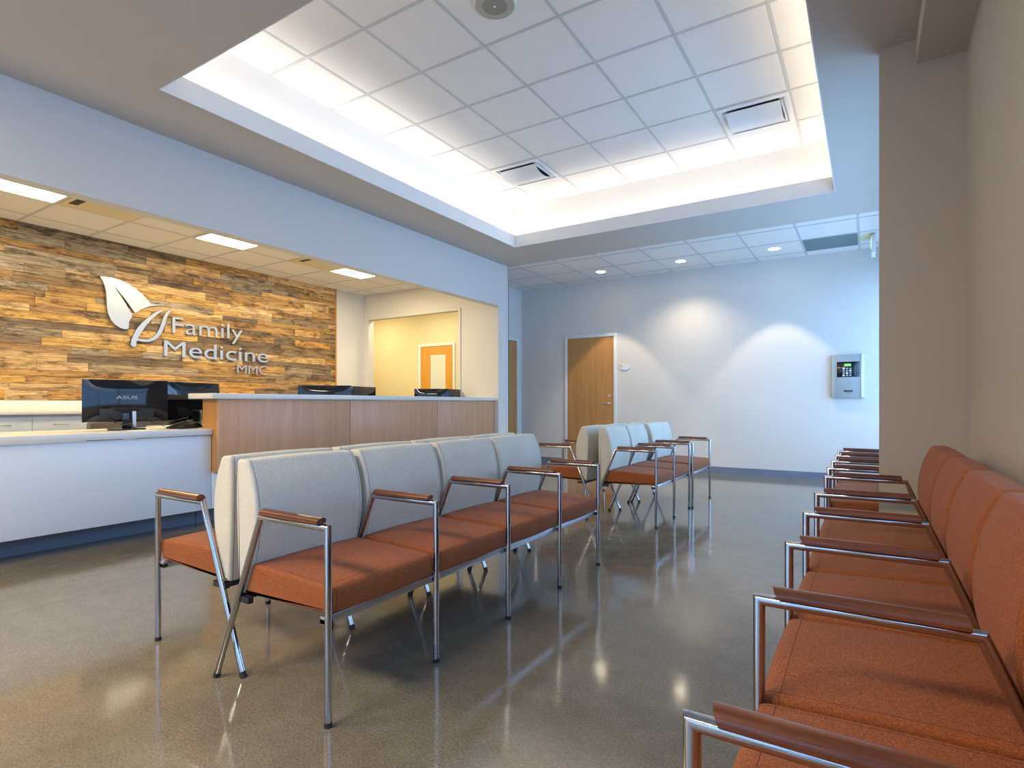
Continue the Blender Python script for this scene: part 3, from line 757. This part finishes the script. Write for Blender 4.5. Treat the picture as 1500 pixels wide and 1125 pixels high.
# back counter under the plank wall
r = empty('back_counter', (-6.9, 2.0, 0)); tag(r, 'long pale worktop with low splashback below the plank wall', 'worktop')
q = MB(); q.box((XW+.002, -1.2, .925), (-6.61, 6.15, .963), 'quartz', .003); rel(q, 'worktop', r)
q = MB(); q.box((XW+.002, -1.2, .963), (XW+.024, 6.15, 1.063), 'quartz', .002); rel(q, 'splashback', r)
labels = ['white base cabinet under the back worktop, handle cut by the picture edge', 'white base cabinet with bar handle, left of the large monitor',
          'white base cabinet showing in the gap under the large monitor']
for k, lb in enumerate(labels):
    y0 = 1.651 + .444*k
    r = empty('base_cabinet', (-6.93, y0+.222, 0)); tag(r, lb, 'cabinet', 'white cabinets under the back worktop')
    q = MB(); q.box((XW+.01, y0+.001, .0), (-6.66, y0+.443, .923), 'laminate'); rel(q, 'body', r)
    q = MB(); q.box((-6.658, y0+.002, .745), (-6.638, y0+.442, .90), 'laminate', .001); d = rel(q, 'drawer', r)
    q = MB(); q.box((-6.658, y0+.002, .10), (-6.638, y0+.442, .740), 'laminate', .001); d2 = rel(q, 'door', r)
    hy = y0 + .222
    q = MB(); q.tube([(-6.638, hy-.055, .832), (-6.608, hy-.055, .832), (-6.608, hy+.055, .832), (-6.638, hy+.055, .832)], .0045, 'steel', 8); q.build('handle', d)
    q = MB(); q.tube([(-6.638, hy-.055, .70), (-6.608, hy-.055, .70), (-6.608, hy+.055, .70), (-6.638, hy+.055, .70)], .0045, 'steel', 8); q.build('handle', d2)

# ------------------------------------------------------------------ monitors (their backs face the waiting room)
def monitor(p0, p1, ztop, h, zdesk, label, logo=None, group='monitors on the reception desks'):
    a = Vector((p0[0], p0[1], 0)); bq = Vector((p1[0], p1[1], 0)); w = (bq - a).length; mid = (a + bq) / 2
    ang = math.atan2(bq.y - a.y, bq.x - a.x)   # local x runs along the screen from p0 to p1, local -y faces the room (+X)
    r = empty('computer_monitor', (mid.x, mid.y, zdesk), ang); tag(r, label, 'monitor', group)
    z1 = ztop - zdesk; z0 = z1 - h
    q = MB(); nx, nz = 16, 8; vs = []; fs = []
    for iz in range(nz+1):
        for ix in range(nx+1):
            u = -1 + 2*ix/nx; v = -1 + 2*iz/nz
            bul = (1 - abs(u)**2.4) * (1 - abs(v)**4)
            vs.append((u*w/2, -.012 - .020*bul, z0 + h*(v+1)/2))
    for iz in range(nz):
        for ix in range(nx): k = iz*(nx+1) + ix; fs.append((k, k+1, k+nx+2, k+nx+1))
    q.add(vs, fs, 'gloss_black')
    q.box((-w/2, -.0118, z0), (w/2, .012, z1), 'gloss_black', .003); sh = q.build('housing', r)
    q = MB(); q.box((-w/2+.008, .0122, z0+.014), (w/2-.008, .0135, z1-.008), 'dark'); q.build('screen', r)
    if z0 > .02:
        q = MB(); q.box((-.035, -.048, .012), (.035, -.026, z0+.09), 'gloss_black', .006); q.box((.036, -.046, .012), (.060, -.028, z0+.085), 'steel', .004); q.build('stand_neck', r)
        q = MB(); n = 36
        vs = [(.13*math.cos(2*PI*k/n), -.03+.095*math.sin(2*PI*k/n), z) for z in (0, .012) for k in range(n)]
        q.add(vs, [tuple(range(n))[::-1], tuple(range(n, 2*n))] + [(k, (k+1)%n, n+(k+1)%n, n+k) for k in range(n)], 'gloss_black'); q.build('stand_base', r)
    q = MB(); q.box((-w*.31, -.030, z0+.035), (w*.32, -.026, z0+.105), 'dark', .002); q.build('port_cover', r)
    if logo:
        pl = lambda u, v, d: (u, -.0318 - d, v)
        lq = letters('logo', logo, -.072, .072, z0 + h*.545, .026, .0015, pl, 'panelbox', 'panelbox', .012)
        lq.build('maker_lettering', r)
    return r
monitor((-5.116, 1.919), (-4.954, 2.467), 1.219, .334, ZD, 'large glossy black monitor seen from behind at the left end of the low desk', 'ASUS')
monitor((-5.04, 2.487), (-5.175, 3.03), 1.217, .330, ZD, 'glossy black monitor tucked between the large monitor and the wooden counter end')
monitor((-5.72, 4.33), (-5.27, 4.745), 1.248, .33, ZD, 'left monitor of the pair peeking over the middle of the raised counter')
monitor((-5.41, 4.87), (-5.53, 5.38), 1.246, .33, ZD, 'right monitor of the pair peeking over the middle of the raised counter')
monitor((-5.48, 6.10), (-5.06, 6.36), 1.242, .33, ZD, 'monitor over the far end of the raised counter, in front of the amber door')
monitor((-5.12, 6.385), (-5.16, 6.74), 1.240, .33, ZD, 'last monitor over the far end of the raised counter, against the beige wall')

# desk clutter on the low desk
def cable(name, pts, label, m='dark'):
    q = MB(); P = []
    for i in range(len(pts)-1):
        for k in range(6):
            t = k/6; p = Vector(pts[i]).lerp(Vector(pts[i+1]), t); p.z -= .02*math.sin(PI*t) if i == 0 else 0; P.append(p)
    P.append(Vector(pts[-1])); q.tube(P, .003, m, 8); return tag(q.build(name), label, 'cable', 'cables behind the monitors')
cable('cable', [(-5.025, 2.06, .92), (-4.96, 2.15, .87), (-4.88, 2.22, .824)], 'thin black cable hanging left of the stand of the large monitor')
cable('cable', [(-4.960, 2.31, .92), (-4.91, 2.37, .87), (-4.84, 2.42, .824)], 'thin black cable hanging right of the stand of the large monitor')
r = empty('desk_phone', (-4.89, 2.555, ZD), .25); tag(r, 'black desk telephone beside the wooden counter end', 'telephone')
q = MB(); q.add([(-.08,-.085,0),(.08,-.085,0),(.08,.085,0),(-.08,.085,0),(-.08,-.085,.015),(.08,-.085,.015),(.08,.085,.055),(-.08,.085,.055)],
                [(0,3,2,1),(4,5,6,7),(0,1,5,4),(1,2,6,5),(2,3,7,6),(3,0,4,7)], 'dark'); q.build('body', r)
q = MB(); q.tube([(-.055,-.08,.040), (-.055,-.06,.050), (-.055,.06,.075), (-.055,.082,.070)], .014, 'gloss_black', 10); q.build('handset', r)
q = MB(); q.box((0,-.03,.030), (.07,.0,.042), 'bracket'); q.build('display', r)
q = MB()
q.box((-.09,-.07,0), (.09,.07,.003), 'paper'); o = q.build('paper_sheets', loc=(-4.78, 2.20, ZD), rot=(0,0,.3)); tag(o, 'white sheets of paper on the low desk beside the monitor stand', 'paper')
# office chair behind the desk
r = empty('office_chair', (-6.10, 2.33, 0), .35); tag(r, 'brownish grey office chair back showing beneath the large monitor', 'office chair')
q = MB(); q.box((-.22,-.23,.44), (.22,.23,.51), 'chairgrey', .03); q.build('seat', r)
q = MB(); q.box((.18,-.175,.56), (.24,.175,.868), 'chairgrey', .025); q.build('backrest', r)
q = MB(); q.cyl((0,0,.10), (0,0,.44), .028, 'dark', 14); q.box((.12,-.03,.45), (.215,.03,.47), 'dark'); q.box((.205,-.03,.45), (.225,.03,.70), 'dark'); q.build('column', r)
for k in range(5):
    a = 2*PI*k/5; q = MB(); q.tube([(0,0,.11), (.28*math.cos(a), .28*math.sin(a), .065)], .018, 'dark', 8); lg = q.build('leg', r)
    q = MB(); q.cyl((.28*math.cos(a)-.012*math.sin(a), .28*math.sin(a)+.012*math.cos(a), .028), (.28*math.cos(a)+.012*math.sin(a), .28*math.sin(a)-.012*math.cos(a), .028), .028, 'dark', 12); q.build('caster', lg)

# ------------------------------------------------------------------ light
def area(name, loc, rot, sx, sy, power, col, spread=None):
    l = bpy.data.lights.new(name, 'AREA'); l.shape = 'RECTANGLE'; l.size = sx; l.size_y = sy; l.energy = power; l.color = col
    if spread: l.spread = spread
    o = bpy.data.objects.new(name, l); COL.objects.link(o); o.location = loc; o.rotation_euler = rot; return o
def spot(name, loc, angle, blend, power, col, r=.03, tilt=0):
    l = bpy.data.lights.new(name, 'SPOT'); l.spot_size = math.radians(angle); l.spot_blend = blend; l.energy = power; l.color = col; l.shadow_soft_size = r
    o = bpy.data.objects.new(name, l); COL.objects.link(o); o.location = loc; o.rotation_euler = (tilt, 0, 0); return o
DAY = (0.36, 0.63, 1.0); WARM = (1.0, .79, .44); COVE = (1.0, .92, .82)
area('daylight_side', (XR+.35, 6.3, 1.5), (0, PI/2, 0), 2.3, 4.5, 145, DAY)             # faces -X
area('daylight_back', (-2.25, YN-.35, 1.4), (PI/2, 0, 0), 4.2, 2.3, 22, DAY)
area('daylight_near', (XR+.35, -.2, 1.73), (0, PI/2, 0), 1.7, 4.7, 31, DAY)           # faces +Y
# LED strips lying in the trough of the tray
zc = ZC + .07
area('cove_led_left', ((cx0-L_+tx0)/2, (cy0+cy1)/2, zc), (PI, 0, 0), .08, cy1-cy0, 12, COVE)
area('cove_led_right', ((cx1+L_+tx1)/2, (cy0+cy1)/2, zc), (PI, 0, 0), .08, cy1-cy0, 12, COVE)
area('cove_led_far', ((cx0+cx1)/2, (cy1+L_+ty1)/2, zc), (PI, 0, 0), cx1-cx0, .08, 10, COVE)
area('cove_led_near', ((cx0+cx1)/2, (cy0-L_+ty0)/2, zc), (PI, 0, 0), cx1-cx0, .08, 10, COVE)
for x in (-3.7, -2.0): area('room_fill_light', (x, -1.2, ZC-.01), (0, 0, 0), 1.2, .6, 88, (1, .82, .58))  # unseen warm fill behind the camera, added to brighten the room
# reception fixtures and hall lamp
for y0 in (-.30, 1.54, 3.38, 5.22): area('panel_light', (-5.975, y0+.305, ZR-.012), (0, 0, 0), .54, .54, 26, WARM)  # first one is out of view with no fixture, added for its light
for x, e in ((-6.7, 19), (-8.3, 21)): area('hall_light', (x, 7.45, ZR-.02), (0, 0, 0), .6, .6, e, (1, .86, .55))
spot('downlight_beam', (-3.45, 8.05, ZC-.03), 74, .25, 60, (1, .80, .52))
spot('downlight_beam', (-2.235, 8.05, ZC-.03), 124, .9, 60, (1, .80, .52))
spot('downlight_beam', (-1.02, 8.05, ZC-.03), 74, .25, 60, (1, .84, .62))

w = bpy.data.worlds.new('sky'); scn.world = w; w.use_nodes = True
bg = w.node_tree.nodes['Background']; bg.inputs[0].default_value = (.30, .55, 1.0, 1); bg.inputs[1].default_value = 1.2

# ------------------------------------------------------------------ camera
cd = bpy.data.cameras.new('camera'); cam = bpy.data.objects.new('camera', cd); COL.objects.link(cam)
cam.location = (0, 0, CAMH); cam.rotation_euler = (PI/2, 0, math.radians(32.138))
cd.sensor_width = 36; cd.lens = 36 * 827.25 / 1500; cd.shift_y = 28.7 / 1500; cd.clip_start = .02
scn.camera = cam
scn.view_settings.view_transform = 'Standard'; scn.view_settings.look = 'None'; scn.view_settings.gamma = 1
scn.view_settings.exposure = 0.35; scn.view_settings.use_curve_mapping = False
